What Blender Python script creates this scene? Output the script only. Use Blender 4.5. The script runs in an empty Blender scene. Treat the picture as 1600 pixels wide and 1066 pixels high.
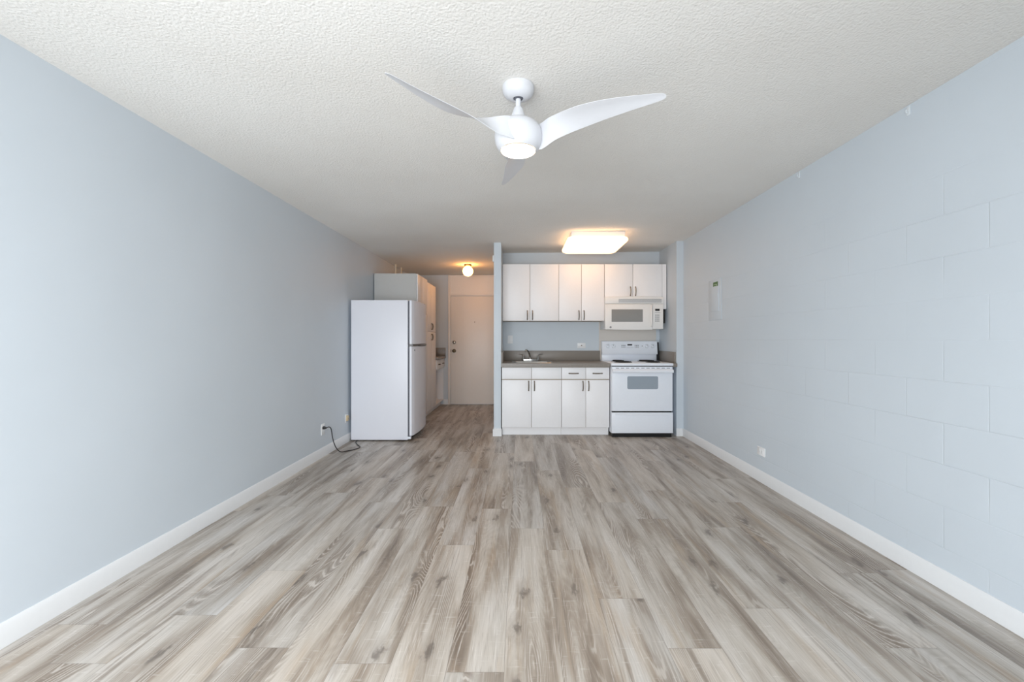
import bpy, bmesh, math, random
from mathutils import Vector, Matrix

C = bpy.context.scene
COL = C.collection
PI = math.pi

# ------------------------------------------------------------------ camera
cam_d = bpy.data.cameras.new('camera')
cam_d.sensor_width = 36.0
cam_d.lens = 15.12
cam_d.shift_x = -0.0075
cam_d.shift_y = -0.00144
cam_d.clip_start = 0.02
cam = bpy.data.objects.new('camera', cam_d)
cam.location = (0, 0, 1.218)
cam.rotation_euler = (PI / 2, 0, 0)
COL.objects.link(cam)
C.camera = cam

# ------------------------------------------------------------------ view, world, daylight
C.view_settings.view_transform = 'Standard'
C.view_settings.look = 'None'
C.view_settings.gamma = 1.0
C.view_settings.use_curve_mapping = False
C.view_settings.exposure = 0.0
C.cycles.use_denoising = True
C.cycles.max_bounces = 16
C.cycles.diffuse_bounces = 10
C.cycles.glossy_bounces = 6
C.cycles.sample_clamp_indirect = 8.0

w = bpy.data.worlds.new('overcast_sky')
C.world = w
w.use_nodes = True
w.node_tree.nodes['Background'].inputs[0].default_value = (0.72, 0.86, 1.0, 1)
w.node_tree.nodes['Background'].inputs[1].default_value = 1.0

def area(name, loc, rot, sx, sy, power, col):
    d = bpy.data.lights.new(name, 'AREA')
    d.shape = 'RECTANGLE'; d.size = sx; d.size_y = sy
    d.energy = power; d.color = col
    o = bpy.data.objects.new(name, d)
    o.location = loc; o.rotation_euler = rot
    COL.objects.link(o)
    return o

# daylight entering through the wide balcony opening behind the camera
DAY = area('balcony_daylight', (-0.78, -0.90, 1.10), (math.radians(-90 + 32), 0, PI), 2.3, 1.80, 170.0, (0.93, 0.97, 1.0))

EM_KITCHEN, EM_GLOBE, EM_FAN = 2.6, 23.0, 8.0

# ------------------------------------------------------------------ materials
def lin(c):
    c /= 255.0
    return c / 12.92 if c <= 0.04045 else ((c + 0.055) / 1.055) ** 2.4
def rgb(r, g, b): return (lin(r), lin(g), lin(b), 1.0)

class NT:
    """tiny helper to wire shader nodes"""
    def __init__(self, name):
        self.m = bpy.data.materials.new(name); self.m.use_nodes = True
        self.t = self.m.node_tree; self.n = self.t.nodes
        self.b = self.n['Principled BSDF']
    def node(self, kind, **kw):
        x = self.n.new(kind)
        for k, v in kw.items(): setattr(x, k, v)
        return x
    def link(self, a, b): self.t.links.new(a, b)
    def put(self, sock, v):
        if hasattr(v, 'is_output'): self.link(v, sock)
        else: sock.default_value = v
    def math(self, op, a, b=0.0, c=0.0, clamp=False):
        x = self.node('ShaderNodeMath', operation=op); x.use_clamp = clamp
        self.put(x.inputs[0], a); self.put(x.inputs[1], b); self.put(x.inputs[2], c)
        return x.outputs[0]
    def vec(self, x, y, z=0.0):
        v = self.node('ShaderNodeCombineXYZ')
        self.put(v.inputs[0], x); self.put(v.inputs[1], y); self.put(v.inputs[2], z)
        return v.outputs[0]
    def pos(self):
        g = self.node('ShaderNodeNewGeometry'); s = self.node('ShaderNodeSeparateXYZ')
        self.link(g.outputs['Position'], s.inputs[0])
        return s.outputs[0], s.outputs[1], s.outputs[2]
    def noise(self, v, scale=1.0, detail=2.0, rough=0.5, dist=0.0):
        x = self.node('ShaderNodeTexNoise')
        if v is not None: self.link(v, x.inputs['Vector'])
        x.inputs['Scale'].default_value = scale; x.inputs['Detail'].default_value = detail
        x.inputs['Roughness'].default_value = rough; x.inputs['Distortion'].default_value = dist
        return x.outputs['Fac']
    def ramp(self, fac, stops):
        x = self.node('ShaderNodeValToRGB')
        e = x.color_ramp.elements
        while len(e) < len(stops): e.new(0.5)
        for i, (p, c) in enumerate(stops):
            e[i].position = p; e[i].color = c
        self.put(x.inputs[0], fac)
        return x.outputs[0]
    def maprange(self, v, a, b, c=0.0, d=1.0, smooth=True):
        x = self.node('ShaderNodeMapRange')
        x.interpolation_type = 'SMOOTHSTEP' if smooth else 'LINEAR'
        self.put(x.inputs['Value'], v)
        x.inputs['From Min'].default_value = a; x.inputs['From Max'].default_value = b
        x.inputs['To Min'].default_value = c; x.inputs['To Max'].default_value = d
        return x.outputs['Result']
    def mix(self, fac, a, b, mode='MIX'):
        x = self.node('ShaderNodeMix', data_type='RGBA', blend_type=mode)
        self.put(x.inputs['Factor'], fac)
        self.put(x.inputs[6], a); self.put(x.inputs[7], b)
        return x.outputs[2]
    def bump(self, h, dist=0.002, strength=1.0):
        x = self.node('ShaderNodeBump')
        x.inputs['Strength'].default_value = strength; x.inputs['Distance'].default_value = dist
        self.link(h, x.inputs['Height'])
        self.link(x.outputs['Normal'], self.b.inputs['Normal'])

def plain(name, col, rough=0.5, metal=0.0, spec=0.5, speck=0.0, scale=40.0, bump=0.0):
    k = NT(name)
    k.b.inputs['Roughness'].default_value = rough
    k.b.inputs['Metallic'].default_value = metal
    k.b.inputs['Specular IOR Level'].default_value = spec
    tc = k.node('ShaderNodeTexCoord')
    f = k.noise(tc.outputs['Object'], scale, 3.0)
    s = speck if speck else 0.006
    dark = tuple(c * (1 - s) for c in col[:3]) + (1,)
    lite = tuple(min(1, c * (1 + s)) for c in col[:3]) + (1,)
    k.link(k.ramp(f, [(0.35, dark), (0.65, lite)]), k.b.inputs['Base Color'])
    if bump: k.bump(f, bump)
    return k.m

def glow(name, col, strength):
    k = NT(name)
    k.b.inputs['Base Color'].default_value = (0.9, 0.9, 0.88, 1)
    k.b.inputs['Roughness'].default_value = 0.3
    k.b.inputs['Emission Color'].default_value = col
    k.b.inputs['Emission Strength'].default_value = strength
    return k.m

def floor_material():
    k = NT('grey oak plank')
    x, y, z = k.pos()
    W, L = 0.2135, 1.52
    u = k.math('DIVIDE', k.math('ADD', x, 0.057 + W * 20), W)
    row = k.math('FLOOR', u); fx = k.math('FRACT', u)
    wn = k.node('ShaderNodeTexWhiteNoise', noise_dimensions='1D'); k.link(row, wn.inputs['W'])
    v = k.math('ADD', k.math('DIVIDE', k.math('ADD', y, 20.0), L), k.math('MULTIPLY', wn.outputs['Value'], 7.0))
    cell = k.math('FLOOR', v); fy = k.math('FRACT', v)
    wp = k.node('ShaderNodeTexWhiteNoise', noise_dimensions='2D'); k.link(k.vec(row, cell), wp.inputs['Vector'])
    sp = k.node('ShaderNodeSeparateColor'); k.link(wp.outputs['Color'], sp.inputs[0])
    r1, r2, r3 = sp.outputs
    ox = k.math('MULTIPLY', r1, 37.0); oy = k.math('MULTIPLY', r2, 53.0)
    def nz(sx, sy, detail, rough=0.5, dist=0.0, seed=0.0):
        return k.noise(k.vec(k.math('ADD', k.math('MULTIPLY', x, sx), ox), k.math('ADD', k.math('MULTIPLY', y, sy), oy), seed), 1.0, detail, rough, dist)
    # broad tone: pale limed ground with greyer and browner drifts along the plank
    broad = nz(7.5, 0.75, 4.0, 0.55, 0.25)
    tone = k.ramp(broad, [(0.30, rgb(118, 107, 97)), (0.42, rgb(158, 147, 136)), (0.52, rgb(188, 181, 173)), (0.68, rgb(207, 202, 197))])
    drift = nz(11.0, 1.0, 3.0, 0.6, 0.2, 21.0)
    tone = k.mix(k.math('MULTIPLY', k.maprange(drift, 0.54, 0.70), 0.55), tone, rgb(172, 153, 132))
    tint = k.ramp(k.math('ADD', k.math('ADD', 0.17, k.math('MULTIPLY', r3, 0.36)), k.math('MULTIPLY', nz(4.0, 0.8, 2.0, 0.5, 0.0, 9.0), 0.5)),
                  [(0.2, rgb(232, 236, 241)), (0.6, rgb(247, 246, 244)), (0.98, rgb(250, 242, 232))])
    col = k.mix(1.0, tone, tint, 'MULTIPLY')
    # cathedral figure: growth-ring contours of a stretched noise, inside narrow dark streaks only
    ring_n = nz(5.5, 0.60, 1.0, 0.4, 0.5, 4.0)
    wob = nz(70.0, 9.0, 2.0, 0.6, 0.0, 2.0)
    ring = k.math('SINE', k.math('ADD', k.math('MULTIPLY', ring_n, 250.0), k.math('MULTIPLY', wob, 4.0)))
    streak = k.maprange(nz(8.0, 0.55, 2.0, 0.5, 0.3, 14.0), 0.53, 0.66)
    col = k.mix(k.math('MULTIPLY', streak, 0.55), col, rgb(130, 116, 102))
    rl = k.math('MULTIPLY', k.maprange(ring, 0.45, 1.0), k.math('ADD', k.math('MULTIPLY', streak, 0.42), 0.05))
    rd = k.math('MULTIPLY', k.maprange(ring, -0.2, -1.0), k.math('ADD', k.math('MULTIPLY', streak, 0.30), 0.07))
    col = k.mix(rl, col, rgb(222, 215, 207))
    col = k.mix(rd, col, rgb(104, 90, 78))
    # fibre along the grain, two sizes
    fib = nz(190.0, 4.0, 3.0, 0.7, 0.0, 6.0)
    fib2 = nz(75.0, 2.2, 3.0, 0.65, 0.0, 16.0)
    col = k.mix(k.math('MULTIPLY', k.maprange(fib2, 0.46, 0.28), 0.34), col, rgb(118, 103, 90))
    col = k.mix(k.math('MULTIPLY', k.maprange(fib, 0.44, 0.26), 0.50), col, rgb(104, 91, 80))
    col = k.mix(k.math('MULTIPLY', k.maprange(fib, 0.56, 0.74), 0.46), col, rgb(232, 228, 223))
    # saw marks across the grain, pale
    saw = nz(13.0, 80.0, 2.0, 0.6, 0.0, 8.0)
    col = k.mix(k.math('MULTIPLY', k.maprange(saw, 0.60, 0.76), 0.22), col, rgb(232, 229, 224))
    # scattered knots with a dark heart and a grey smudge along the grain
    vo = k.node('ShaderNodeTexVoronoi', feature='F1', voronoi_dimensions='2D'); vo.inputs['Scale'].default_value = 1.0
    dx = k.math('MULTIPLY', k.math('SUBTRACT', nz(38.0, 14.0, 3.0, 0.6, 0.0, 3.0), 0.5), 0.42)
    k.link(k.vec(k.math('ADD', k.math('ADD', k.math('MULTIPLY', x, 4.7), ox), dx), k.math('ADD', k.math('ADD', k.math('MULTIPLY', y, 2.1), oy), dx)), vo.inputs['Vector'])
    vs = k.node('ShaderNodeSeparateColor'); k.link(vo.outputs['Color'], vs.inputs[0])
    pick = k.math('GREATER_THAN', vs.outputs[0], 0.56)
    heart = k.math('MULTIPLY', k.maprange(vo.outputs['Distance'], 0.125, 0.03), pick)
    halo = k.math('MULTIPLY', k.maprange(vo.outputs['Distance'], 0.34, 0.08), pick)
    col = k.mix(k.math('MULTIPLY', halo, 0.36), col, rgb(134, 122, 110))
    col = k.mix(k.math('MULTIPLY', heart, 0.60), col, rgb(84, 76, 70))
    # joints
    ex = k.math('MULTIPLY', k.math('MINIMUM', fx, k.math('SUBTRACT', 1.0, fx)), W)
    ey = k.math('MULTIPLY', k.math('MINIMUM', fy, k.math('SUBTRACT', 1.0, fy)), L)
    edge = k.math('MINIMUM', ex, ey)
    col = k.mix(k.maprange(edge, 0.0016, 0.0004, 0.0, 0.45), col, rgb(92, 82, 74))
    k.link(col, k.b.inputs['Base Color'])
    k.link(k.maprange(fib, 0.3, 0.7, 0.42, 0.34), k.b.inputs['Roughness'])
    k.b.inputs['Specular IOR Level'].default_value = 0.45
    h = k.math('ADD', k.math('MULTIPLY', fib, 0.5), k.maprange(edge, 0.0, 0.002))
    k.bump(h, 0.0006, 0.5)
    return k.m

def ceiling_material():
    k = NT('popcorn plaster')
    x, y, z = k.pos(); p = k.vec(x, y, z)
    vo = k.node('ShaderNodeTexVoronoi', feature='SMOOTH_F1'); vo.inputs['Scale'].default_value = 95.0
    k.link(p, vo.inputs['Vector'])
    n1 = k.noise(p, 105.0, 3.0, 0.6)
    h = k.math('ADD', k.math('MULTIPLY', vo.outputs['Distance'], -0.9), n1)
    k.link(k.ramp(k.noise(p, 0.9, 3.0), [(0.3, rgb(229, 226, 221)), (0.7, rgb(237, 235, 231))]), k.b.inputs['Base Color'])
    k.b.inputs['Roughness'].default_value = 0.9
    k.b.inputs['Specular IOR Level'].default_value = 0.2
    k.bump(h, 0.004, 0.6)
    return k.m

WALL = (205, 213, 220)
def paint_material(name, block=False):
    k = NT(name)
    x, y, z = k.pos(); p = k.vec(x, y, z)
    c = WALL
    k.link(k.ramp(k.noise(p, 1.3, 3.0), [(0.3, rgb(c[0] - 2, c[1] - 2, c[2] - 2)), (0.7, rgb(c[0] + 2, c[1] + 2, c[2] + 2))]), k.b.inputs['Base Color'])
    k.b.inputs['Roughness'].default_value = 0.5
    k.b.inputs['Specular IOR Level'].default_value = 0.35
    fine = k.noise(p, 55.0, 3.0, 0.6); lump = k.noise(p, 6.0, 2.0, 0.5)
    if block:
        br = k.node('ShaderNodeTexBrick')
        br.offset = 0.5; br.offset_frequency = 2; br.squash = 1.0
        br.inputs['Scale'].default_value = 1.0
        br.inputs['Mortar Size'].default_value = 0.004
        br.inputs['Mortar Smooth'].default_value = 1.0
        br.inputs['Brick Width'].default_value = 0.406
        br.inputs['Row Height'].default_value = 0.203
        k.link(k.vec(k.math('ADD', y, 0.406 * 20 - 2.096), k.math('ADD', z, k.math('MULTIPLY', lump, 0.004))), br.inputs['Vector'])
        patch = k.math('MULTIPLY', k.maprange(k.noise(p, 2.2, 2.0), 0.35, 0.62, 0.25, 1.0), k.maprange(z, 1.75, 2.2, 1.0, 0.12))
        h = k.math('ADD', k.math('MULTIPLY', k.math('MULTIPLY', br.outputs['Fac'], patch), -1.0), k.math('ADD', k.math('MULTIPLY', fine, 0.25), k.math('MULTIPLY', lump, 0.5)))
        k.bump(h, 0.003, 0.5)
    else:
        h = k.math('ADD', k.math('MULTIPLY', fine, 0.2), lump)
        k.bump(h, 0.002, 0.35)
    return k.m

def counter_material():
    k = NT('taupe laminate')
    x, y, z = k.pos(); p = k.vec(x, y, z)
    n = k.noise(p, 260.0, 3.0, 0.7)
    k.link(k.ramp(n, [(0.30, rgb(108, 102, 95)), (0.5, rgb(134, 127, 119)), (0.7, rgb(160, 153, 145))]), k.b.inputs['Base Color'])
    k.b.inputs['Roughness'].default_value = 0.38
    return k.m

M = dict(
    floor=floor_material(), ceiling=ceiling_material(),
    paint=paint_material('pale blue wall paint'), block=paint_material('pale blue painted block', True),
    counter=counter_material(),
    trim=plain('white trim paint', rgb(227, 228, 229), 0.45),
    cabinet=plain('white cabinet laminate', rgb(240, 239, 240), 0.42),
    carcass=plain('cabinet edge', rgb(176, 162, 146), 0.6),
    melamine=plain('grey white melamine', rgb(203, 202, 199), 0.5),
    inside=plain('cabinet interior', rgb(205, 198, 192), 0.6),
    enamel=plain('white enamel', rgb(234, 238, 245), 0.28),
    texenamel=plain('textured white enamel', rgb(230, 231, 238), 0.38, scale=300, bump=0.0004),
    cream=plain('white plastic', rgb(233, 232, 230), 0.38),
    fan=plain('white fan plastic', rgb(215, 216, 220), 0.4),
    gasket=plain('grey rubber', rgb(92, 94, 102), 0.7),
    black=plain('black plastic', rgb(16, 16, 18), 0.35),
    iron=plain('black coil iron', rgb(22, 20, 19), 0.5),
    chrome=plain('chrome', rgb(178, 177, 175), 0.12, 1.0),
    nickel=plain('brushed nickel', rgb(138, 128, 116), 0.33, 1.0),
    brass=plain('aged bronze', rgb(96, 82, 64), 0.35, 1.0),
    steel=plain('stainless steel', rgb(190, 190, 188), 0.3, 1.0),
    handle=plain('grey handle metal', rgb(120, 118, 118), 0.35, 0.6),
    window_grey=plain('grey oven glass', rgb(150, 160, 170), 0.15),
    microglass=plain('grey microwave glass', rgb(140, 140, 138), 0.2),
    greyprint=plain('grey print', rgb(150, 152, 156), 0.5),
    darkprint=plain('dark print', rgb(92, 94, 98), 0.5),
    door=plain('cream door paint', rgb(233, 225, 217), 0.4),
    panel=plain('off white wall panel', rgb(214, 208, 201), 0.4),
    ivory=plain('ivory plastic', rgb(206, 186, 150), 0.45),
    outlet=plain('white outlet plastic', rgb(238, 239, 240), 0.35),
    pvc=plain('cream pipe', rgb(222, 210, 188), 0.45),
    green=plain('green sticker', rgb(62, 104, 46), 0.5),
    pale_green=plain('pale sticker print', rgb(196, 208, 182), 0.5),
    clear=plain('clear hook plastic', rgb(222, 228, 232), 0.2),
    badge=plain('dark green badge', rgb(44, 60, 40), 0.4),
    globe=glow('lit warm globe glass', (1.0, 0.42, 0.10, 1), EM_GLOBE),
    kitchen=glow('lit warm diffuser', (1.0, 0.56, 0.26, 1), EM_KITCHEN),
    fanlight=glow('lit fan lens', (1.0, 0.90, 0.76, 1), EM_FAN),
)

# ------------------------------------------------------------------ mesh helpers
ORG = {}
def bm_new(): return bmesh.new()

def box(bm, x0, x1, y0, y1, z0, z1, bevel=0.0, seg=2):
    vs = [bm.verts.new((x, y, z)) for x in (x0, x1) for y in (y0, y1) for z in (z0, z1)]
    f = [(0, 1, 3, 2), (4, 6, 7, 5), (0, 4, 5, 1), (2, 3, 7, 6), (0, 2, 6, 4), (1, 5, 7, 3)]
    fs = [bm.faces.new([vs[i] for i in q]) for q in f]
    if bevel:
        es = list({e for q in fs for e in q.edges})
        bmesh.ops.bevel(bm, geom=es, offset=bevel, segments=seg, profile=0.5, affect='EDGES')
    return bm

def mbox(*a, **k): return box(bm_new(), *a, **k)

def rings(bm, loops, cap0=True, cap1=True, closed=True):
    """skin consecutive loops of equal length"""
    R = [[bm.verts.new(p) for p in lp] for lp in loops]
    n = len(R[0])
    for a, b in zip(R, R[1:]):
        for i in range(n if closed else n - 1):
            j = (i + 1) % n
            bm.faces.new((a[i], a[j], b[j], b[i]))
    if cap0: bm.faces.new(R[0][::-1])
    if cap1: bm.faces.new(R[-1])
    return bm

def lathe(bm, prof, c, axis='z', n=48, cap0=True, cap1=True):
    lp = []
    for r, h in prof:
        r = max(r, 0.0004)
        q = []
        for i in range(n):
            a = 2 * PI * i / n
            u, v = r * math.cos(a), r * math.sin(a)
            if axis == 'z': q.append((c[0] + u, c[1] + v, c[2] + h))
            elif axis == 'y': q.append((c[0] + u, c[1] + h, c[2] + v))
            else: q.append((c[0] + h, c[1] + u, c[2] + v))
        lp.append(q)
    return rings(bm, lp, cap0, cap1)

def tube(bm, pts, r, n=10):
    """round tube along a path; r is a number or a list"""
    pts = [Vector(p) for p in pts]
    rr = r if isinstance(r, (list, tuple)) else [r] * len(pts)
    lp = []; up = None
    for i, p in enumerate(pts):
        t = (pts[min(i + 1, len(pts) - 1)] - pts[max(i - 1, 0)]).normalized()
        if up is None:
            up = Vector((0, 0, 1)) if abs(t.z) < 0.9 else Vector((1, 0, 0))
        a = t.cross(up).normalized(); b = a.cross(t).normalized(); up = b
        lp.append([p + rr[i] * (math.cos(2 * PI * k / n) * a + math.sin(2 * PI * k / n) * b) for k in range(n)])
    return rings(bm, lp)

def smooth_path(pts, sub=6):
    P = [Vector(p) for p in pts]; out = []
    for i in range(len(P) - 1):
        p0 = P[max(i - 1, 0)]; p1 = P[i]; p2 = P[i + 1]; p3 = P[min(i + 2, len(P) - 1)]
        for s in range(sub):
            t = s / sub
            out.append(0.5 * ((2 * p1) + (p2 - p0) * t + (2 * p0 - 5 * p1 + 4 * p2 - p3) * t * t + (3 * p1 - p0 - 3 * p2 + p3) * t ** 3))
    out.append(P[-1])
    return out

def prism(bm, poly, d0, d1, axis):
    """extrude a 2-D outline along an axis: 'y' -> (x,z), 'x' -> (y,z), 'z' -> (x,y)"""
    def P(u, v, d):
        return (u, d, v) if axis == 'y' else ((d, u, v) if axis == 'x' else (u, v, d))
    return rings(bm, [[P(u, v, d0) for u, v in poly], [P(u, v, d1) for u, v in poly]])

def rrect(x0, x1, y0, y1, r, n=6):
    out = []
    for cx, cy, a0 in ((x1 - r, y1 - r, 0), (x0 + r, y1 - r, 90), (x0 + r, y0 + r, 180), (x1 - r, y0 + r, 270)):
        for i in range(n + 1):
            a = math.radians(a0 + 90 * i / n)
            out.append((cx + r * math.cos(a), cy + r * math.sin(a)))
    return out

def obj(name, bm, mat, parent=None, label=None, smooth=True, angle=35):
    bmesh.ops.recalc_face_normals(bm, faces=bm.faces[:])
    me = bpy.data.meshes.new(name)
    bm.to_mesh(me); bm.free()
    if smooth:
        me.polygons.foreach_set('use_smooth', [True] * len(me.polygons))
        me.set_sharp_from_angle(angle=math.radians(angle))
    o = bpy.data.objects.new(name, me); COL.objects.link(o)
    me.materials.append(mat)
    if parent is not None:
        org = ORG.get(parent.name, Vector((0, 0, 0)))
        me.transform(Matrix.Translation(-org))
        o.parent = parent
        ORG[o.name] = org
    if label: o['label'] = label
    return o

def thing(name, label, cat, loc, group=None):
    o = bpy.data.objects.new(name, None); COL.objects.link(o)
    o.empty_display_size = 0.1
    o.location = loc; ORG[o.name] = Vector(loc)
    o['label'] = label; o['category'] = cat
    if group: o['group'] = group
    return o

def tag(o, label, cat, group=None):
    o['label'] = label; o['category'] = cat
    if group: o['group'] = group
    return o

def struct(name, bm, mat, label, cat, parent=None):
    o = obj(name, bm, mat, parent)
    if parent is None:
        o['kind'] = 'structure'; o['label'] = label; o['category'] = cat
    return o

# ------------------------------------------------------------------ the setting
H = 2.44
HW = 2.50                    # wall tops, hidden in the ceiling slab
def HC(x): return 2.4432 + .0096 * x      # the ceiling rises slightly to the right
XL, XR = -2.05, 2.065        # side walls
YB, YF = -0.60, 8.08          # rear opening, far wall of the hall
YK = 5.425                   # front of the kitchen recess
YW = 6.09                    # back wall of the kitchen
PX0, PX1 = -0.326, -0.236    # partition between hall and kitchen
RX = 1.978                   # face of the recess's right side

struct('floor', mbox(XL - .1, XR + .1, YB - .1, YF + .1, -.1, 0), M['floor'], 'grey oak plank floor', 'floor')
bm = prism(bm_new(), [(XL - .1, HC(XL - .1)), (XR + .1, HC(XR + .1)), (XR + .1, 2.56), (XL - .1, 2.56)], YB - .1, YF + .1, 'y')
struct('ceiling', bm, M['ceiling'], 'white popcorn textured ceiling', 'ceiling')
struct('wall_left', mbox(XL - .1, XL, YB, YF, 0, HW), M['paint'], 'smooth pale blue wall behind the refrigerator', 'wall')
struct('wall_right', mbox(XR, XR + .1, YB, YF, 0, HW), M['block'], 'pale blue painted concrete block wall', 'wall')
struct('wall_far', mbox(XL, PX1, YF, YF + .1, 0, HW), M['paint'], 'pale blue wall around the entry door at the hall end', 'wall')
struct('wall_kitchen', mbox(PX1, RX, YW, YW + .1, 0, HW), M['paint'], 'pale blue wall behind the kitchen cabinets', 'wall')
struct('wall_partition', mbox(PX0, PX1, YK, YF, 0, HW), M['paint'], 'thin pale blue wall between hall and kitchen', 'wall')
struct('wall_recess', mbox(RX, XR, YK, YW + .1, 0, HW), M['paint'], 'narrow pale blue wall right of the stove', 'wall')
# rear wall with the balcony opening that lets the daylight in
bm = bm_new()
box(bm, XL, -1.95, YB - .1, YB, 0, HW); box(bm, .45, XR, YB - .1, YB, 0, HW); box(bm, -1.95, .45, YB - .1, YB, 1.95, HW)
struct('wall_rear', bm, M['paint'], 'wall around the balcony opening', 'wall')

BH, BT = 0.097, 0.013
def skirting(name, poly_axis, a0, a1, face, sgn, label):
    prof = [(face, 0), (face + sgn * BT, 0), (face + sgn * BT, BH - .016), (face + sgn * .004, BH), (face, BH)]
    bm = prism(bm_new(), prof, a0, a1, poly_axis)
    return struct(name, bm, M['trim'], label, 'baseboard')
skirting('baseboard_left', 'y', YB, 6.02, XL, 1, 'white baseboard along the smooth left wall')
skirting('baseboard_right', 'y', YB, YK, XR, -1, 'white baseboard along the block wall')
# the partition's baseboard wraps its end
bm = bm_new()
prof_h = [(0, BH - .016), (BH - .016, BH)]
x0, x1, y0 = PX0, PX1, YK
for z0, z1, t0, t1 in ((0, BH - .016, BT, BT), (BH - .016, BH, BT, .004)):
    lo = [(x0 - t0, YF), (x0 - t0, y0 - t0), (x1 + t0 * .7, y0 - t0), (x1 + t0 * .7, y0), (x0, y0), (x0, YF)]
    hi = [(x0 - t1, YF), (x0 - t1, y0 - t1), (x1 + t1 * .7, y0 - t1), (x1 + t1 * .7, y0), (x0, y0), (x0, YF)]
    rings(bm, [[(p[0], p[1], z0) for p in lo], [(p[0], p[1], z1) for p in hi]])
struct('baseboard_partition', bm, M['trim'], 'white baseboard wrapped round the partition end', 'baseboard')
bm = prism(bm_new(), [(YK, 0), (YK - BT, 0), (YK - BT, BH - .016), (YK - .004, BH), (YK, BH)], RX - .004, XR - BT, 'x')
struct('baseboard_recess', bm, M['trim'], 'short white baseboard right of the stove', 'baseboard')
bm = prism(bm_new(), [(YF, 0), (YF - BT, 0), (YF - BT, BH - .016), (YF - .004, BH), (YF, BH)], -1.43, -1.345, 'x')
struct('baseboard_far', bm, M['trim'], 'short white baseboard left of the entry door', 'baseboard')

# entry door with frame and panel above
bm = bm_new()
box(bm, -1.342, -1.296, YF - .035, YF, 0, H - .0115, .004)
box(bm, -.372, PX0 - .013, YF - .035, YF, 0, H - .0115, .004)
box(bm, -1.296, -.372, YF - .028, YF, 2.036, 2.078, .004)
box(bm, -1.296, -.372, YF - .018, YF, 2.078, H - .0115)
box(bm, -1.296, -.372, YF - .03, YF, H - .03, H - .0115, .004)
struct('trim_1', bm, M['door'], 'cream painted door frame with a blank panel above', 'door frame')
d = struct('door_1', mbox(-1.29, -.376, YF - .022, YF - .001, .008, 2.03, .003), M['door'], 'plain cream entry door at the hall end', 'door')
def knob(name, x, z, prof, mat, parent): return obj(name, lathe(bm_new(), prof, (x, YF - .022, z), 'y', 28), mat, parent)
knob('door_knob', -1.226, 1.006, [(.034, 0), (.034, -.006), (.014, -.01), (.013, -.032), (.026, -.042), (.032, -.055), (.028, -.068), (.012, -.074)], M['brass'], d)
knob('deadbolt', -1.226, 1.166, [(.032, 0), (.031, -.01), (.02, -.014), (.02, -.02), (.006, -.022)], M['nickel'], d)
knob('peephole', -.842, 1.545, [(.009, 0), (.009, -.004), (.005, -.005)], M['brass'], d)
obj('latch_plate', mbox(-1.2915, -1.282, YF - .026, YF - .021, .98, 1.032), M['brass'], d)

# ------------------------------------------------------------------ handles
def bow(bm, c, axis, out, length=0.118, r=0.0064, rise=0.027):
    """arched pull: c centre on the face, axis run direction, out outward direction"""
    c, a, o = Vector(c), Vector(axis), Vector(out)
    pts, rr = [], []
    N = 16
    for i in range(N + 1):
        t = i / N
        s = (t - .5) * length
        hgt = rise * (math.sin(PI * t) ** 0.55) if 0 < t < 1 else 0
        pts.append(c + a * s + o * hgt)
        rr.append(r * (1.25 if t < .12 or t > .88 else 0.85 + .25 * math.sin(PI * t)))
    tube(bm, pts, rr, 8)
    return bm

# ------------------------------------------------------------------ kitchen base cabinets
YD = 5.43                    # face of the lower doors
DT = 0.018
g = 0.0025
def front(name, x0, x1, z0, z1, y, parent, mat='cabinet', label=None):
    return obj(name, mbox(x0 + g, x1 - g, y, y + DT, z0 + g, z1 - g, .0015), M[mat], parent, label)

def base_cabinet(label, x0, xm, x1, drawers):
    t = thing('base_cabinet', label, 'cabinet', ((x0 + x1) / 2, 5.75, 0), 'white base cabinets under the kitchen counter')
    bm = bm_new()
    y0, y1 = YD + DT + .001, YW - .002
    box(bm, x0 + .001, x0 + .018, y0, y1, .106, .872); box(bm, x1 - .018, x1 - .001, y0, y1, .106, .872)
    box(bm, x0 + .018, x1 - .018, y0, y1, .106, .124); box(bm, x0 + .018, x1 - .018, y1 - .01, y1, .124, .872)
    box(bm, x0 + .018, x1 - .018, y0, y0 + .02, .69, .735); box(bm, x0 + .018, x1 - .018, y0, y0 + .02, .855, .872)
    box(bm, xm - .012, xm + .012, y0, y0 + .02, .124, .69); box(bm, xm - .012, xm + .012, y0, y0 + .02, .735, .855)
    obj('carcass', bm, M['carcass'], t)
    obj('toe_kick', mbox(x0 + .001, x1 - .001, 5.500, 5.518, .001, .105), M['cabinet'], t)
    for a, b, hx in ((x0, xm, xm - .036), (xm, x1, xm + .036)):
        if drawers:
            dr = front('drawer', a, b, .716, .867, YD, t)
            obj('handle', bow(bm_new(), ((a + b) / 2, YD, .79), (1, 0, 0), (0, -1, 0)), M['nickel'], dr)
        else:
            front('false_drawer_front', a, b, .716, .867, YD, t)
        do = front('door', a, b, .107, .710, YD, t)
        obj('handle', bow(bm_new(), (hx, YD, .632), (0, 0, 1), (0, -1, 0)), M['nickel'], do)
    return t
base_cabinet('white base cabinet under the sink, with two plain fronts above its two doors', -.227, .1495, .529, False)
base_cabinet('white base cabinet beside the stove, with two drawers above its two doors', .529, .834, 1.134, True)

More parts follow.
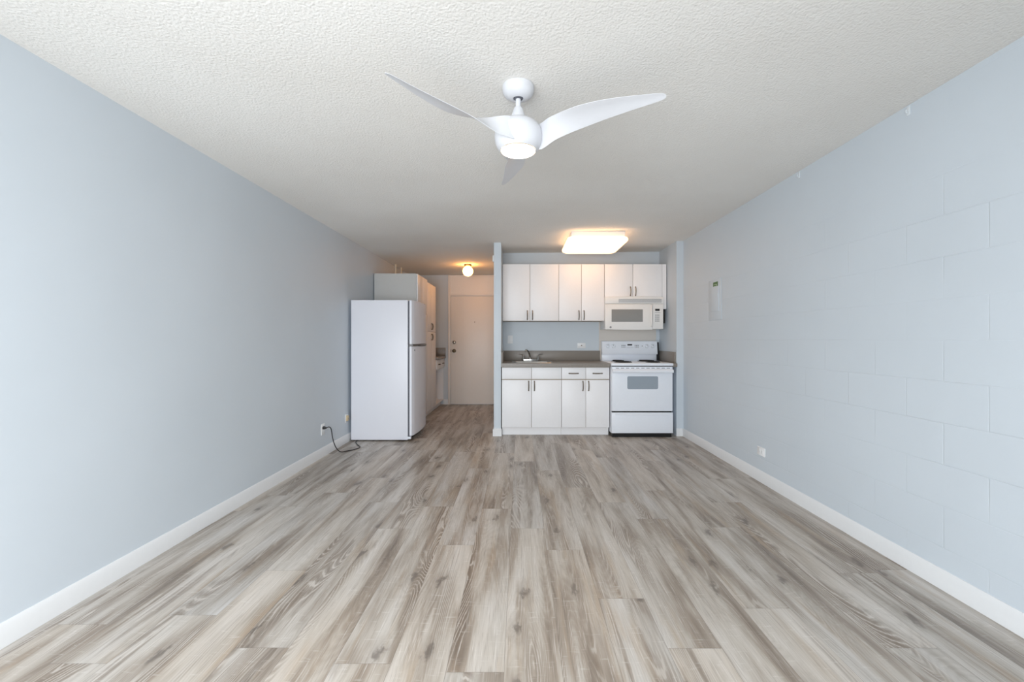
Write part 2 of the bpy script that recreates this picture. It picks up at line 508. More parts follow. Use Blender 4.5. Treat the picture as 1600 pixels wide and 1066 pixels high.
# countertop with its backsplash, cut out for the sink
SX0, SX1, SY0, SY1 = -.085, .415, 5.50, 5.93
t = thing('countertop', 'taupe laminate countertop with backsplash and sink cutout, left of the stove', 'countertop', (.45, 5.75, .873))
bm = bm_new()
cx0, cx1, cy0, cy1, z0, z1 = PX1 + .001, 1.137, 5.395, YW - .001, .8735, .9185
box(bm, cx0, SX0, cy0, cy1, z0, z1); box(bm, SX1, cx1, cy0, cy1, z0, z1)
box(bm, SX0, SX1, cy0, SY0, z0, z1); box(bm, SX0, SX1, SY1, cy1, z0, z1)
bmesh.ops.remove_doubles(bm, verts=bm.verts[:], dist=1e-5)
obj('slab', bm, M['counter'], t)
bm = bm_new()
box(bm, cx0 + .02, cx1 - .002, cy1 - .02, cy1, z1, 1.060, .003)
box(bm, cx0, cx0 + .02, cy0 + .035, cy1, z1, 1.060, .003)
obj('backsplash', bm, M['counter'], t)

t = thing('countertop', 'narrow taupe counter strip with side splash, right of the stove', 'countertop', (1.947, 5.75, .873))
obj('slab', mbox(1.9185, RX - .0005, 5.395, YW - .001, .8735, .9185, .002), M['counter'], t)
bm = bm_new()
box(bm, RX - .0185, RX - .0005, YK + .02, YW - .001, .9185, 1.060, .003)
obj('backsplash', bm, M['counter'], t)

# sink: rim, basin, drain
t = thing('sink', 'stainless kitchen sink set into the taupe countertop', 'sink', ((SX0 + SX1) / 2, (SY0 + SY1) / 2, .75))
def lp(x0, x1, y0, y1, r, z): return [(x, y, z) for x, y in rrect(x0, x1, y0, y1, r)]
zt = .9190
bm = bm_new()
rings(bm, [lp(SX0 - .018, SX1 + .018, SY0 - .018, SY1 + .018, .05, zt), lp(SX0 - .014, SX1 + .014, SY0 - .014, SY1 + .014, .048, zt + .005),
           lp(SX0 + .012, SX1 - .012, SY0 + .012, SY1 - .075, .045, zt + .004), lp(SX0 + .016, SX1 - .016, SY0 + .016, SY1 - .079, .045, zt - .004),
           lp(SX0 + .022, SX1 - .022, SY0 + .022, SY1 - .085, .05, .79), lp(SX0 + .06, SX1 - .06, SY0 + .06, SY1 - .12, .04, .765)], cap0=False)
obj('basin', bm, M['steel'], t)
obj('drain', lathe(bm_new(), [(.04, 0), (.04, .003), (.02, .001)], ((SX0 + SX1) / 2, 5.69, .7655), 'z', 28), M['chrome'], t)

# faucet
FX, FY, FZ = .149, 5.905, .9248
t = thing('faucet', 'chrome two-handle faucet standing behind the kitchen sink', 'faucet', (FX, FY, FZ))
obj('deck_plate', prism(bm_new(), rrect(FX - .115, FX + .115, FY - .024, FY + .024, .022), FZ, FZ + .022, 'z'), M['chrome'], t)
for s in (-1, 1):
    hb = obj('valve', lathe(bm_new(), [(.020, 0), (.019, .012), (.014, .02), (.013, .052), (.008, .06)], (FX + s * .102, FY, FZ + .020), 'z', 20), M['chrome'], t)
    obj('lever', tube(bm_new(), smooth_path([(FX + s * .102, FY, FZ + .074), (FX + s * .122, FY - .004, FZ + .088), (FX + s * .152, FY - .01, FZ + .094), (FX + s * .172, FY - .012, FZ + .093)]), .0065, 8), M['chrome'], hb)
obj('spout', tube(bm_new(), smooth_path([(FX - .006, FY, FZ + .02), (FX - .010, FY - .004, FZ + .07), (FX - .028, FY - .03, FZ + .125), (FX - .05, FY - .08, FZ + .150), (FX - .066, FY - .125, FZ + .148), (FX - .070, FY - .140, FZ + .128)]), .0115, 12), M['chrome'], t)

# ------------------------------------------------------------------ wall cabinets
YU = 5.76
def wall_cabinet(label, x0, xm, x1, z0, z1, filler=False):
    t = thing('wall_cabinet', label, 'cabinet', ((x0 + x1) / 2, 5.93, z0), 'white wall cabinets over the kitchen counter')
    bm = bm_new()
    y0, y1 = YU + DT + .001, YW - .001
    box(bm, x0 + .001, x0 + .017, y0, y1, z0, z1); box(bm, x1 - .017, x1 - .001, y0, y1, z0, z1)
    box(bm, x0 + .017, x1 - .017, y0, y1, z0, z0 + .017); box(bm, x0 + .017, x1 - .017, y0, y1, z1 - .017, z1)
    box(bm, x0 + .017, x1 - .017, y1 - .008, y1, z0 + .017, z1 - .017); box(bm, xm - .012, xm + .012, y0, y0 + .02, z0 + .017, z1 - .017)
    obj('carcass', bm, M['carcass'], t)
    for a, b, hx in ((x0, xm, xm - .034), (xm, x1, xm + .034)):
        do = front('door', a, b, z0 - .002, z1 + .002, YU, t)
        obj('handle', bow(bm_new(), (hx, YU, z0 + .077), (0, 0, 1), (0, -1, 0)), M['nickel'], do)
    if filler:
        obj('filler_strip', mbox(x1 + .001, RX - .012, YU + .004, YU + .022, 1.627, z1), M['cabinet'], t)
    return t
wall_cabinet('white wall cabinet hanging beside the partition, over the sink', -.231, .137, .523, 1.468, 2.227)
wall_cabinet('white wall cabinet hanging between its neighbours, over the bare counter', .523, .827, 1.134, 1.468, 2.227)
wall_cabinet('short white wall cabinet hanging over the microwave', 1.136, 1.517, 1.911, 1.787, 2.227, True)

# ------------------------------------------------------------------ wall panel behind the stove
o = obj('wall_panel', mbox(1.122, 1.930, YW - .006, YW - .0005, .93, 1.7), M['panel'])
tag(o, 'off-white splash panel on the wall behind the stove', 'panel')

# ------------------------------------------------------------------ microwave
MX0, MX1, MY, MZ0, MZ1 = 1.130, 1.897, 5.680, 1.352, 1.783
t = thing('microwave', 'white over-the-range microwave hung under the short wall cabinet', 'microwave', ((MX0 + MX1) / 2, 5.88, MZ0))
obj('body', mbox(MX0 + .004, MX1 - .004, MY + .035, YW - .008, MZ0 + .004, MZ1 + .002, .003), M['cream'], t)
def mfront(x, off=0.0):     # gently bowed front
    u = (x - (MX0 + MX1) / 2) / ((MX1 - MX0) / 2)
    return MY + .018 * u * u - .012 - off
def bowed(x0, x1, z0, z1, off, depth, n=16, drop=0.0, r=0.0):
    """front panel that follows the bowed face; drop lets the lower edge sag in the middle"""
    bm = bm_new(); lo = []
    for i in range(n + 1):
        x = x0 + (x1 - x0) * i / n
        u = (x - (MX0 + MX1) / 2) / ((MX1 - MX0) / 2)
        zb = z0 - drop * (1 - u * u)
        yf = mfront(x, off)
        e = min(r, .5 * (z1 - zb))
        lo.append([(x, yf + depth, zb), (x, yf + e, zb), (x, yf + e * .3, zb + e * .3), (x, yf, zb + e), (x, yf, z1 - e), (x, yf + e * .3, z1 - e * .3), (x, yf + e, z1), (x, yf + depth, z1)])
    rings(bm, lo)
    return bm
XD = 1.754
do = obj('door', bowed(MX0, XD - .002, MZ0, 1.688, 0, .055, drop=.010, r=.012), M['cream'], t)
obj('window_surround', bowed(1.178, 1.708, 1.400, 1.650, .0012, .01, r=.001), M['cream'], do)
obj('window', bowed(1.213, 1.622, 1.452, 1.616, .0024, .01, r=.001), M['microglass'], do, 'grey microwave window')
pts = smooth_path([(1.742, mfront(1.742) - .001, 1.395), (1.733, mfront(1.735) - .028, 1.42), (1.728, mfront(1.73) - .036, 1.52), (1.733, mfront(1.735) - .028, 1.635), (1.742, mfront(1.742) - .001, 1.662)])
obj('handle', tube(bm_new(), pts, .011, 10), M['cream'], do)
bm = lathe(bm_new(), [(.013, 0), (.013, -.003), (.010, -.004), (.002, -.0042)], (1.200, mfront(1.2), 1.380), 'y', 24)
lg = obj('round_emblem', bm, M['handle'], do)
bm = bm_new()
tube(bm, [(1.200 + .0062 * math.cos(a) * (1 if a < PI else .6), mfront(1.2) - .0046, 1.380 + .0062 * math.sin(a)) for a in [i * PI / 6 for i in range(10)]], .0009, 6)
obj('emblem_curl', bm, M['outlet'], lg)
cp = obj('control_panel', bowed(XD + .002, MX1, MZ0 + .004, 1.688, -.002, .05, r=.008), M['cream'], t)
obj('display', bowed(1.789, 1.849, 1.597, 1.624, .0005, .006, n=2), M['black'], cp, 'black microwave display')
bm = bm_new()
for r in range(4):
    for c in range(3):
        bx = 1.789 + c * .021; bz = 1.455 + r * .026
        yy = mfront(bx)
        box(bm, bx, bx + .014, yy + .0005, yy + .006, bz, bz + .014, .001, 1)
box(bm, 1.785, 1.856, mfront(1.8) + .0008, mfront(1.8) + .006, 1.572, 1.577)
obj('keypad', bm, M['greyprint'], cp)
vg = obj('vent_panel', bowed(MX0, MX1, 1.692, MZ1, -.002, .05, r=.006), M['cream'], t)
bm = bm_new()
for k in range(6):
    zz = 1.708 + k * .0085
    bowz = bowed(1.305, 1.876, zz, zz + .0032, .001, .008, n=10)
    me = bpy.data.meshes.new('tmp'); bowz.to_mesh(me); bowz.free(); bm.from_mesh(me); bpy.data.meshes.remove(me)
obj('vent_slots', bm, M['greyprint'], vg)
obj('side_gap_shade', mbox(MX1 + .002, 1.958, 5.79, 5.80, 1.437, 1.625), M['black'], t, 'black strip drawn as gap shade beside the microwave')  # black strip added for the shade between microwave and recess wall

# ------------------------------------------------------------------ stove
X0, X1, YS = 1.1415, 1.9145, 5.350
t = thing('stove', 'white electric coil stove standing at the right end of the kitchen', 'stove', ((X0 + X1) / 2, 5.7, 0))
obj('body', mbox(X0 + .006, X1 - .006, YS + .055, 6.07, .045, .895, .002), M['enamel'], t)
obj('front_gap_shade', mbox(X0 + .012, X1 - .02, YS + .016, YS + .056, .004, .889), M['black'], t)  # black slab gives the shade under the drawer and between the fronts
for x in (X0 + .05, X1 - .05):
    for y in (YS + .09, 6.0):
        obj('foot', lathe(bm_new(), [(.018, .0), (.018, .012), (.01, .014), (.01, .05)], (x, y, .001), 'z', 16), M['black'], t)
ct = obj('cooktop', mbox(X0, X1, YS, 6.075, .890, .924, .008, 3), M['enamel'], t)
for (bx, by, br) in ((1.335, 5.56, .10), (1.335, 5.85, .078), (1.72, 5.56, .078), (1.72, 5.85, .10)):
    bn = obj('burner', lathe(bm_new(), [(br + .014, .0), (br + .016, .004), (br + .004, .0045), (br * .5, .0015), (.01, .001)], (bx, by, .9235), 'z', 40), M['black'], ct)
    turns = 4 if br > .09 else 3
    pts = [(bx + (.02 + (br - .02) * q / (turns * 24)) * math.cos(2 * PI * q / 24), by + (.02 + (br - .02) * q / (turns * 24)) * math.sin(2 * PI * q / 24), .9335) for q in range(turns * 24 + 1)]
    obj('coil', tube(bm_new(), pts, .0058, 8), M['iron'], bn)
# oven door
YO = YS + .008
od = obj('oven_door', mbox(X0 + .008, X1 - .008, YO, YO + .04, .324, .881, .006, 3), M['enamel'], t)
obj('oven_window', prism(bm_new(), rrect(1.341, 1.724, .600, .760, .018), YO - .0012, YO + .005, 'y'), M['window_grey'], od, 'grey oven window')
for k in range(11):
    xa = X0 + .055 + k * .0635
    obj('vent_slot', mbox(xa, xa + .042, YO - .0008, YO + .004, .856, .8665, .002, 1), M['greyprint'], od)
bm = bm_new()
prof = [(YO + .002, .850), (YO - .030, .846), (YO - .042, .834), (YO - .043, .816), (YO - .034, .804), (YO - .020, .802), (YO - .018, .816), (YO - .022, .828), (YO + .002, .832)]
prism(bm, prof, X0 + .010, X1 - .010, 'x')
obj('handle', bm, M['enamel'], od)
# drawer
dr = obj('storage_drawer', mbox(X0 + .004, X1 - .004, YS + .004, YS + .045, .050, .308, .006, 3), M['enamel'], t)
bm = prism(bm_new(), [(YS + .006, .298), (YS - .012, .294), (YS - .014, .282), (YS + .006, .276)], X0 + .05, X1 - .05, 'x')
obj('pull_lip', bm, M['enamel'], dr)
# backguard
YG = 5.985
bg = obj('backguard', mbox(X0 + .012, X1 + .006, YG + .052, 6.078, .922, 1.02, .003), M['enamel'], t)
def gy(z): return YG + .010 + (z - 1.012) * .10     # sloped face
prof = [(6.078, 1.012), (gy(1.012), 1.012), (gy(1.012) - .004, 1.022), (gy(1.19), 1.190), (gy(1.19) + .01, 1.198), (6.078, 1.198)]
pn = obj('control_panel', prism(bm_new(), prof, X0 + .008, X1 + .006, 'x'), M['enamel'], bg)
def gp(px): return (px - 812) * 5.99 / 672
for px in (949.8, 958.6, 1010.8, 1020.2):
    kx = gp(px) + .0; kz = 1.126
    kb = obj('knob', lathe(bm_new(), [(.033, 0), (.032, -.004), (.026, -.006), (.025, -.02), (.021, -.024), (.004, -.025)], (kx, gy(kz) + .001, kz), 'y', 28), M['enamel'], pn)
    obj('pointer', mbox(kx - .003, kx + .003, gy(kz) - .0255, gy(kz) - .022, kz + .002, kz + .022), M['greyprint'], kb)
obj('display', mbox(gp(980.8), gp(988.2), gy(1.14) - .0022, gy(1.14) + .004, 1.128, 1.154), M['black'], pn, 'black stove clock display')
bm = bm_new()
for base in (971.6, 992.2):
    for c in range(3):
        for r in range(2):
            xa = gp(base + c * 2.3)
            box(bm, xa, xa + .011, gy(1.1) - .002, gy(1.1) + .006, 1.105 + r * .024, 1.117 + r * .024, .001, 1)
for c in range(5):
    xa = gp(979.5 + c * 2.3)
    box(bm, xa, xa + .012, gy(1.1) - .002, gy(1.1) + .006, 1.100, 1.108)
obj('button_pad', bm, M['darkprint'], pn)
bm = bm_new()
for c in range(6):
    xa = gp(982.4) + c * .0078
    box(bm, xa, xa + .0056, gy(1.07) - .0018, gy(1.07) + .004, 1.070, 1.078 if c % 2 else 1.076)
obj('maker_mark', bm, M['greyprint'], pn)
obj('indicator_light', lathe(bm_new(), [(.006, 0), (.006, -.003), (.003, -.004)], (gp(1003.8), gy(1.126) + .001, 1.126), 'y', 16), M['darkprint'], pn)
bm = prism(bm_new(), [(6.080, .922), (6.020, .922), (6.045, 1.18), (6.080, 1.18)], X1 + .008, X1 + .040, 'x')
obj('rear_gap_shade', bm, M['black'], t, 'black wedge drawn as gap shade beside the stove back')  # black wedge added for the shade between backguard and recess wall

# ------------------------------------------------------------------ refrigerator
t = thing('refrigerator', 'white top-freezer refrigerator standing sideways by the left wall', 'refrigerator', (-1.68, 5.52, 0))
FX0, FX1, FY0, FY1 = -2.018, -1.338, 5.143, 5.895
obj('body', mbox(FX0, FX1, FY0, FY1, .016, 1.690, .006, 3), M['texenamel'], t)
for x in (FX0 + .06, FX1 - .05):
    for y in (FY0 + .06, FY1 - .06):
        obj('foot', lathe(bm_new(), [(.018, 0), (.018, .012), (.012, .03)], (x, y, .001), 'z', 16), M['black'], t)
obj('kick_grille', mbox(FX1 + .0005, FX1 + .02, FY0 + .03, FY1 - .03, .018, .058, .003), M['black'], t)
obj('base_bracket', mbox(FX1 - .004, FX1 + .034, FY0 + .004, FY0 + .05, .024, .052, .004), M['enamel'], t)
def fdoor(name, z0, z1):
    n = 18; poly = [(FX1 + .020, FY0 + .002)]
    for i in range(n + 1):
        s = i / n
        y = FY0 + .002 + (FY1 - FY0 - .004) * s
        bulge = .028 * (1 - (2 * s - 1) ** 2)
        edge = .010 * max(0, 1 - min(s, 1 - s) / .02) ** 2
        poly.append((-1.283 + bulge - edge, y))
    poly.append((FX1 + .020, FY1 - .002))
    e = .006
    cx = FX1 + .03; cy = (FY0 + FY1) / 2
    def inset(p): return (p[0] - (e if p[0] > FX1 + .02 else 0), cy + (p[1] - cy) * (1 - e / .37))
    bm = rings(bm_new(), [[(*inset(p), z0) for p in poly], [(*p, z0 + e) for p in poly], [(*p, z1 - e) for p in poly], [(*inset(p), z1) for p in poly]])
    o = obj(name, bm, M['texenamel'], t)
    obj('gasket', mbox(FX1 + .0005, FX1 + .0198, FY0 + .008, FY1 - .012, z0 + .008, z1 - .008), M['gasket'], o)
    return o
fz = fdoor('freezer_door', 1.160, 1.690)
fr = fdoor('refrigerator_door', .062, 1.138)
# handle band between the two doors
n = 14; poly = []
for i in range(n + 1):
    s = i / n; y = FY0 + .01 + (FY1 - FY0 - .04) * s
    poly.append((-1.283 + .028 * (1 - (2 * s - 1) ** 2) + (.010 if s > .3 else .004), y))
poly += [(FX1 + .016, FY1 - .03), (FX1 + .016, FY0 + .01)]
obj('handle', prism(bm_new(), poly, 1.143, 1.158, 'z'), M['handle'], fz, 'dark grey handle band')
obj('grip_recess', mbox(-1.275, -1.244, FY0 + .25, FY0 + .60, 1.139, 1.1425), M['black'], fr)
obj('badge', lathe(bm_new(), [(.012, 0), (.012, .006), (.004, .007)], (-1.278, FY0 + .075, 1.088), 'x', 20), M['badge'], fr, 'small dark green badge')
obj('hinge', mbox(FX1 - .04, FX1 + .045, FY1 - .055, FY1 - .01, 1.6905, 1.702, .003), M['handle'], t)

# power cord lying on the floor below the left outlet
t = thing('power_cord', 'black power cord drooping from the left wall outlet to the floor', 'cord', (-1.95, 4.66, 0))
cp_ = [(-2.008, 4.47, .300), (-1.995, 4.505, .302), (-1.985, 4.53, .270), (-1.975, 4.545, .17), (-1.955, 4.57, .075), (-1.925, 4.615, .014),
       (-1.885, 4.67, .0055), (-1.84, 4.72, .0055), (-1.80, 4.80, .0055), (-1.808, 4.87, .0055), (-1.86, 4.94, .0055), (-1.91, 5.03, .0055), (-1.945, 5.10, .0055), (-1.945, 5.136, .0055)]
obj('cable', tube(bm_new(), smooth_path(cp_, 6), .0048, 8), M['black'], t)
bm = bm_new()
lathe(bm, [(.016, 0), (.017, .008), (.014, .022), (.008, .034), (.006, .04)], (-2.0435, 4.47, .300), 'x', 16)
obj('plug', bm, M['black'], t)

# ------------------------------------------------------------------ outlets and switch
def plate(name, label, cat, c, normal, w_, h_, kind, mat='outlet', group='electrical wall plates'):
    """kind: outlet_v, outlet_h, switch, jack"""
    t = thing(name, label, cat, c, group)
    n = Vector(normal); u = Vector((-n.y, n.x, 0)); v = Vector((0, 0, 1))
    def slab(w0, h0, d0, d1, cu=0, cv=0, r=.004):
        bm = bm_new(); L = []
        for d_, e in ((d0, 0), (d1 - .0012, 0), (d1, .0015)):
            L.append([Vector(c) + n * d_ + u * (cu + a) + v * (cv + b) for a, b in rrect(-w0 / 2 + e, w0 / 2 - e, -h0 / 2 + e, h0 / 2 - e, r, 3)])
        return rings(bm, L)
    obj('cover_plate', slab(w_, h_, .0005, .006), M[mat], t)
    if kind.startswith('outlet'):
        for s in (-1, 1):
            cu, cv = ((0, s * .0195) if kind == 'outlet_v' else (s * .0195, 0))
            f = obj('receptacle', slab(.034 if kind == 'outlet_v' else .028, .028 if kind == 'outlet_v' else .034, .0055, .0078, cu, cv, .008), M['outlet'], t)
            bm = bm_new()
            for q in (-1, 1):
                a, b = ((q * .0065, .003) if kind == 'outlet_v' else (.003, q * .0065))
                P0 = Vector(c) + n * .0076 + u * (cu + a) + v * (cv + b)
                du, dv = (.0012, .0045) if kind == 'outlet_v' else (.0045, .0012)
                rings(bm, [[P0 + n * dd + u * x + v * y for x, y in ((-du, -dv), (du, -dv), (du, dv), (-du, dv))] for dd in (0, .0006)])
            obj('slots', bm, M['gasket'], f)
    elif kind == 'gfci':
        f = obj('receptacle', slab(.066, .034, .0055, .0085, 0, 0, .003), M['outlet'], t)
        bm = slab(.018, .012, .0084, .0095, 0, 0, .002)
        obj('reset_button', bm, M['brass'], f, 'dark reset button')
    elif kind == 'switch':
        obj('rocker', slab(.033, .066, .0055, .009, 0, 0, .002), M['outlet'], t)
    elif kind == 'jack':
        f = obj('jack_box', slab(.052, .062, .0055, .022, .004, 0, .008), M['ivory'], t, 'tan jack box')
        obj('socket', slab(.014, .012, .0218, .0226, .004, -.006, .002), M['brass'], f)
    return t
plate('electrical_outlet', 'white outlet low on the left wall with a black plug in it', 'outlet', (XL, 4.475, .283), (1, 0, 0), .075, .115, 'outlet_v')
plate('phone_jack', 'tan phone jack low on the left wall, just beside the refrigerator', 'phone jack', (XL, 5.085, .288), (1, 0, 0), .08, .095, 'jack', group=None)
plate('electrical_outlet', 'white sideways outlet low on the block wall above its baseboard', 'outlet', (XR, 3.672, .262), (-1, 0, 0), .115, .072, 'outlet_h')
plate('electrical_outlet', 'white sideways outlet with dark button above the kitchen backsplash', 'outlet', (.8745, YW, 1.134), (0, -1, 0), .115, .072, 'gfci')
plate('light_switch', 'white rocker switch on the kitchen wall over the sink', 'switch', (-.134, YW, 1.218), (0, -1, 0), .07, .115, 'switch', group=None)

# ------------------------------------------------------------------ breaker panel
t = thing('breaker_panel', 'wall-coloured breaker panel with a green sticker on the block wall', 'breaker panel', (XR, 4.54, 1.42))
BY0, BY1, BZ0, BZ1 = 4.392, 4.688, 1.425, 1.852
obj('cover', mbox(XR - .006, XR - .0005, BY0, BY1, BZ0, BZ1, .002), M['paint'], t)
pd = obj('panel_door', mbox(XR - .012, XR - .0061, BY0 + .05, BY1 - .05, BZ0 + .09, BZ1 - .075, .002), M['paint'], t)
obj('latch', mbox(XR - .016, XR - .012, BY0 + .06, BY0 + .08, 1.655, 1.70, .001), M['paint'], pd)
st = obj('sticker', mbox(XR - .0075, XR - .0061, 4.468, 4.575, 1.722 + .04, 1.775 + .06 - .012), M['green'], t, 'green sticker')
bm = bm_new()
box(bm, XR - .0082, XR - .0074, 4.492, 4.55, 1.795, 1.800); box(bm, XR - .0082, XR - .0074, 4.492, 4.500, 1.777, 1.795)
box(bm, XR - .0082, XR - .0074, 4.515, 4.55, 1.777, 1.782)
obj('sticker_print', bm, M['pale_green'], st)

# ------------------------------------------------------------------ little hooks by the ceiling
def hook(label, y, z):
    t = thing('wall_hook', label, 'hook', (XR, y, z), 'clear hooks by the ceiling')
    obj('plate', mbox(XR - .004, XR - .0005, y - .011, y + .011, z - .024, z + .024, .0015), M['clear'], t)
    obj('prong', tube(bm_new(), smooth_path([(XR - .004, y, z - .004), (XR - .014, y, z - .012), (XR - .016, y, z - .004), (XR - .015, y, z + .004)]), .003, 8), M['clear'], t)
hook('small clear hook on the block wall by the ceiling, nearer of the two', 2.282, 2.432)
hook('small clear hook on the block wall by the ceiling, farther of the two', 3.176, 2.434)

# ------------------------------------------------------------------ hall cabinets
def tall_cabinet(label, y0, y1, xf, ztop, split, kick_to, pair):
    t = thing('tall_cabinet', label, 'cabinet', (-1.75, (y0 + y1) / 2, 0), 'white tall cabinets in the hall')
    xb = xf - DT
    obj('carcass', mbox(XL + .014, xb - .004, y0, y1, .085, ztop, .001), M['melamine'], t)
    obj('toe_kick', mbox(XL + .014, -1.484, y0 + .001, y1 - .001, .001, .0845), M['cabinet'], t)
    ym = (y0 + y1) / 2
    for za, zb, hz in ((.095, split, split - .085), (split, ztop - .004, split + .085)):
        for a, b, s in ((y0, ym, -1), (ym, y1, 1)):
            do = obj('door', mbox(xb, xf, a + g, b - g, za + g, zb - g, .0015), M['cabinet'], t)
            obj('handle', bow(bm_new(), (xf, ym + s * .036, hz), (0, 0, 1), (1, 0, 0), .10, .0055, .019), M['nickel'], do)
    return t
tall_cabinet('white tall cabinet directly behind the refrigerator, taller of the hall pair', 6.02, 6.645, -1.428, 2.143, 1.60, True, True)
tall_cabinet('white tall cabinet between the other tall cabinet and the open base cabinet', 6.649, 7.314, -1.427, 2.113, 1.343, True, True)

t = thing('open_base_cabinet', 'white base cabinet with two drawers and an open bay, beside the entry door', 'cabinet', (-1.75, 7.69, 0))
HY0, HY1, HX = 7.318, YF - .003, -1.43
bm = bm_new()
box(bm, XL + .014, HX, HY0, HY0 + .018, .085, .868); box(bm, XL + .014, HX, HY1 - .018, HY1, .085, .868)
box(bm, XL + .014, HX, HY0 + .018, HY1 - .018, .085, .103); box(bm, XL + .014, XL + .022, HY0 + .018, HY1 - .018, .103, .868)
box(bm, XL + .022, HX, HY0 + .018, HY1 - .018, .69, .705)
obj('carcass', bm, M['cabinet'], t)
obj('toe_kick', mbox(XL + .014, -1.484, HY0 + .001, HY1 - .001, .001, .0845), M['cabinet'], t)
hm = (HY0 + HY1) / 2
for a, b in ((HY0, hm), (hm, HY1)):
    dr = obj('drawer', mbox(HX + .001, HX + .019, a + g, b - g, .706, .862, .0015), M['cabinet'], t)
    obj('handle', bow(bm_new(), (HX + .019, (a + b) / 2, .785), (0, 1, 0), (1, 0, 0), .09), M['brass'], dr)
t = thing('countertop', 'dark grey countertop with backsplash in the hall beside the entry door', 'countertop', (-1.72, 7.69, .87))
obj('slab', mbox(XL + .002, -1.386, HY0, YF - .001, .8695, .914, .003), M['counter'], t)
obj('backsplash', mbox(XL + .002, -1.390, YF - .02, YF - .001, .9142, 1.064, .003), M['counter'], t)

# pipes from the cabinet top to the ceiling
for y, x, lb in ((6.90, -1.990, 'thin cream pipe from the tall cabinet top to the ceiling, nearer of the two'),
                 (7.20, -1.982, 'thin cream pipe from the tall cabinet top to the ceiling, farther of the two')):
    t = thing('pipe', lb, 'pipe', (x, y, 2.1135), 'pipes above the tall cabinets')
    obj('riser', lathe(bm_new(), [(.013, 0), (.013, HC(x) - 2.1142)], (x, y, 2.1135), 'z', 20), M['pvc'], t)
    obj('collar', lathe(bm_new(), [(.024, 0), (.024, .008), (.015, .012)], (x, y, 2.1135), 'z', 20), M['brass'], t)

# small white sensor box high on the hall side of the partition
o = obj('door_chime', mbox(PX0 - .022, PX0 - .0005, 5.50, 5.60, 2.215, 2.295, .006), M['cream'])
tag(o, 'small white box high on the hall side of the partition', 'chime')

# ------------------------------------------------------------------ lamps
# hall globe
GX, GY, GZ = -.841, 6.98, 2.328
t = thing('globe_light', 'lit round globe lamp on the hall ceiling before the entry door', 'ceiling light', (GX, GY, H))
obj('base', lathe(bm_new(), [(.062, -.0055), (.060, -.018), (.046, -.03)], (GX, GY, H), 'z', 32), M['brass'], t)
prof = [(.083 * math.sin(PI * i / 20), .083 * -math.cos(PI * i / 20)) for i in range(1, 19)]
obj('globe', lathe(bm_new(), [(.0005, -.083)] + prof, (GX, GY, GZ), 'z', 36), M['globe'], t)

# kitchen ceiling fixture
t = thing('kitchen_ceiling_light', 'lit cushion-shaped ceiling light before the kitchen wall cabinets', 'ceiling light', (.9, 5.27, H))
obj('base_pan', mbox(.588, 1.198, 4.88, 5.53, 2.388, 2.4485, .003), M['trim'], t)
def ring_(e, z, r): return [(x, y, z) for x, y in rrect(.540 + e, 1.236 - e, 4.82 + e, 5.590 - e, max(r - e * .5, .02), 8)]
obj('diffuser', rings(bm_new(), [ring_(.03, 2.3875, .09), ring_(.008, 2.379, .09), ring_(0, 2.364, .09), ring_(.001, 2.350, .09), ring_(.010, 2.336, .09), ring_(.028, 2.327, .09), ring_(.06, 2.323, .09), ring_(.2, 2.318, .09)]), M['kitchen'], t)

# ceiling fan
CX, CY = -.007, 2.085
t = thing('ceiling_fan', 'white three-blade ceiling fan with a lit lamp', 'ceiling fan', (CX, CY, H))
obj('canopy', lathe(bm_new(), [(.0765, .0022), (.077, -.012), (.073, -.028), (.062, -.042), (.045, -.052), (.030, -.056), (.026, -.056), (.024, -.05)], (CX, CY, H), 'z', 48), M['fan'], t)
obj('hanger_ball', lathe(bm_new(), [(.0235, -.049), (.021, -.055), (.014, -.058)], (CX, CY, H), 'z', 24), M['gasket'], t)
obj('downrod', lathe(bm_new(), [(.0125, -.057), (.0125, -.110)], (CX, CY, H), 'z', 24), M['fan'], t)
obj('rod_cover', lathe(bm_new(), [(.0135, -.097), (.019, -.099), (.024, -.108), (.033, -.138), (.041, -.166)], (CX, CY, H), 'z', 36), M['fan'], t)
obj('motor_housing', lathe(bm_new(), [(.030, 2.2755), (.055, 2.274), (.082, 2.266), (.102, 2.250), (.113, 2.226), (.1155, 2.200), (.112, 2.172), (.103, 2.150), (.092, 2.137), (.0865, 2.133), (.0845, 2.135)], (CX, CY, 0), 'z', 56), M['fan'], t)
obj('lens_ring', lathe(bm_new(), [(.0842, 2.1345), (.0852, 2.1315), (.084, 2.130), (.0825, 2.1315)], (CX, CY, 0), 'z', 56, cap0=False, cap1=False), M['ivory'], t, 'gold ring round the lamp')
obj('lamp_lens', lathe(bm_new(), [(.0825, 2.134), (.0818, 2.130), (.076, 2.126), (.055, 2.1215), (.03, 2.1195), (.0005, 2.119)], (CX, CY, 0), 'z', 56), M['fanlight'], t, 'lit round lamp lens')
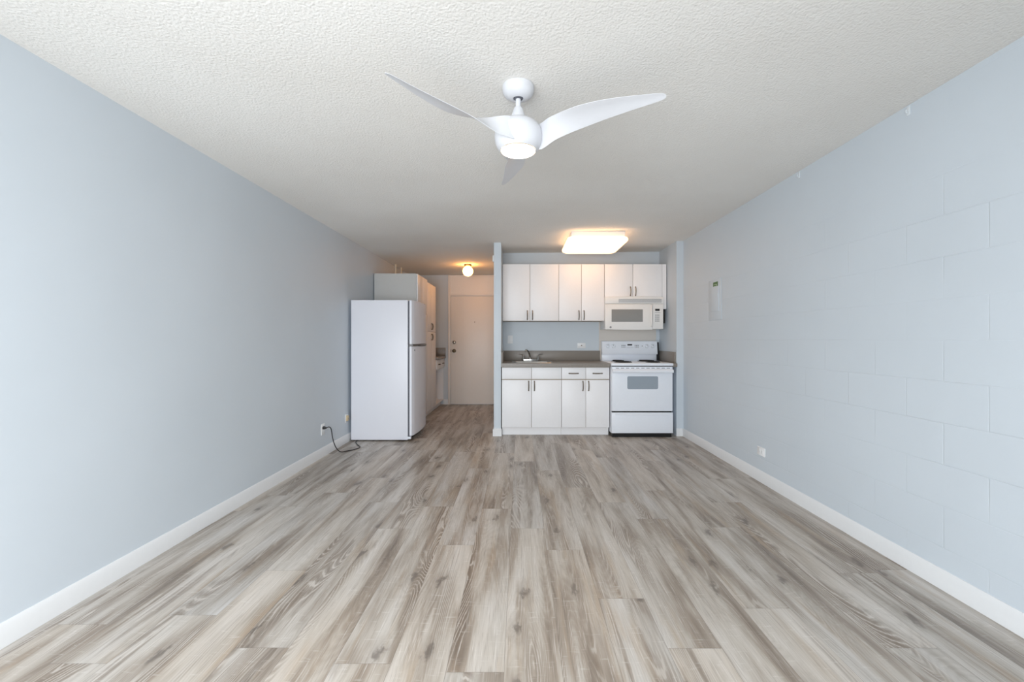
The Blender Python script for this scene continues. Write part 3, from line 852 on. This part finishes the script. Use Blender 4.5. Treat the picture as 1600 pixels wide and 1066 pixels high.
# blade stations: radius, then angle and height of the convex edge A and of the straight edge B
ST = [(.088, 28, 2.256, 40, 2.150), (.112, 14, 2.254, 30, 2.143), (.15, -3, 2.246, 15, 2.150), (.19, -11, 2.238, 8, 2.160), (.25, -15, 2.230, 5.5, 2.172),
      (.31, -15.6, 2.226, 4.2, 2.181), (.37, -14.4, 2.224, 2.8, 2.187), (.43, -12.0, 2.224, 1.7, 2.192), (.49, -9.4, 2.224, 1.0, 2.196),
      (.55, -6.9, 2.223, .5, 2.200), (.60, -5.0, 2.222, .3, 2.203), (.64, -3.8, 2.221, .2, 2.206), (.668, -2.9, 2.220, 0, 2.208), (.682, -2.3, 2.218, -.3, 2.210), (.689, -1.5, 2.217, -.8, 2.212)]
def lerp_st(r):
    for a, b in zip(ST, ST[1:]):
        if a[0] <= r <= b[0]:
            q = (r - a[0]) / (b[0] - a[0])
            return [a[i] + (b[i] - a[i]) * q for i in range(5)]
    return list(ST[-1])
def blade(tip):
    A = smooth_path([(s[0], s[1], s[2]) for s in ST], 3); B = smooth_path([(s[0], s[3], s[4]) for s in ST], 3)
    NC = 10; up, dn = [], []
    def W3(r, a, z):
        a = math.radians(a + tip)
        return Vector((CX + r * math.cos(a), CY + r * math.sin(a), z))
    grid = []
    for pa, pb in zip(A, B):
        a = W3(*pa); b = W3(*pb)
        chord = (a - b).length
        grid.append([b.lerp(a, c / NC) + Vector((0, 0, 1)) * (.05 * chord * math.sin(PI * c / NC)) for c in range(NC + 1)])
    ns = []
    for i in range(len(grid)):
        row = []
        for c in range(NC + 1):
            du = grid[min(i + 1, len(grid) - 1)][c] - grid[max(i - 1, 0)][c]
            dv = grid[i][min(c + 1, NC)] - grid[i][max(c - 1, 0)]
            nn_ = du.cross(dv)
            row.append(nn_.normalized() if nn_.length > 1e-9 else Vector((0, 0, 1)))
        ns.append(row)
    loops = []
    for i, row in enumerate(grid):
        th = .0075 - .005 * i / (len(grid) - 1)
        lp_ = []
        for c in range(NC + 1):
            e = th * (.35 + .65 * math.sin(PI * c / NC) ** .5)
            lp_.append(row[c] + ns[i][c] * e / 2)
        for c in range(NC, -1, -1):
            e = th * (.35 + .65 * math.sin(PI * c / NC) ** .5)
            lp_.append(row[c] - ns[i][c] * e / 2)
        loops.append(lp_)
    return rings(bm_new(), loops)
for tip in (-27.3, -134.8, 99.3):
    obj('blade', blade(tip), M['fan'], t, angle=50)
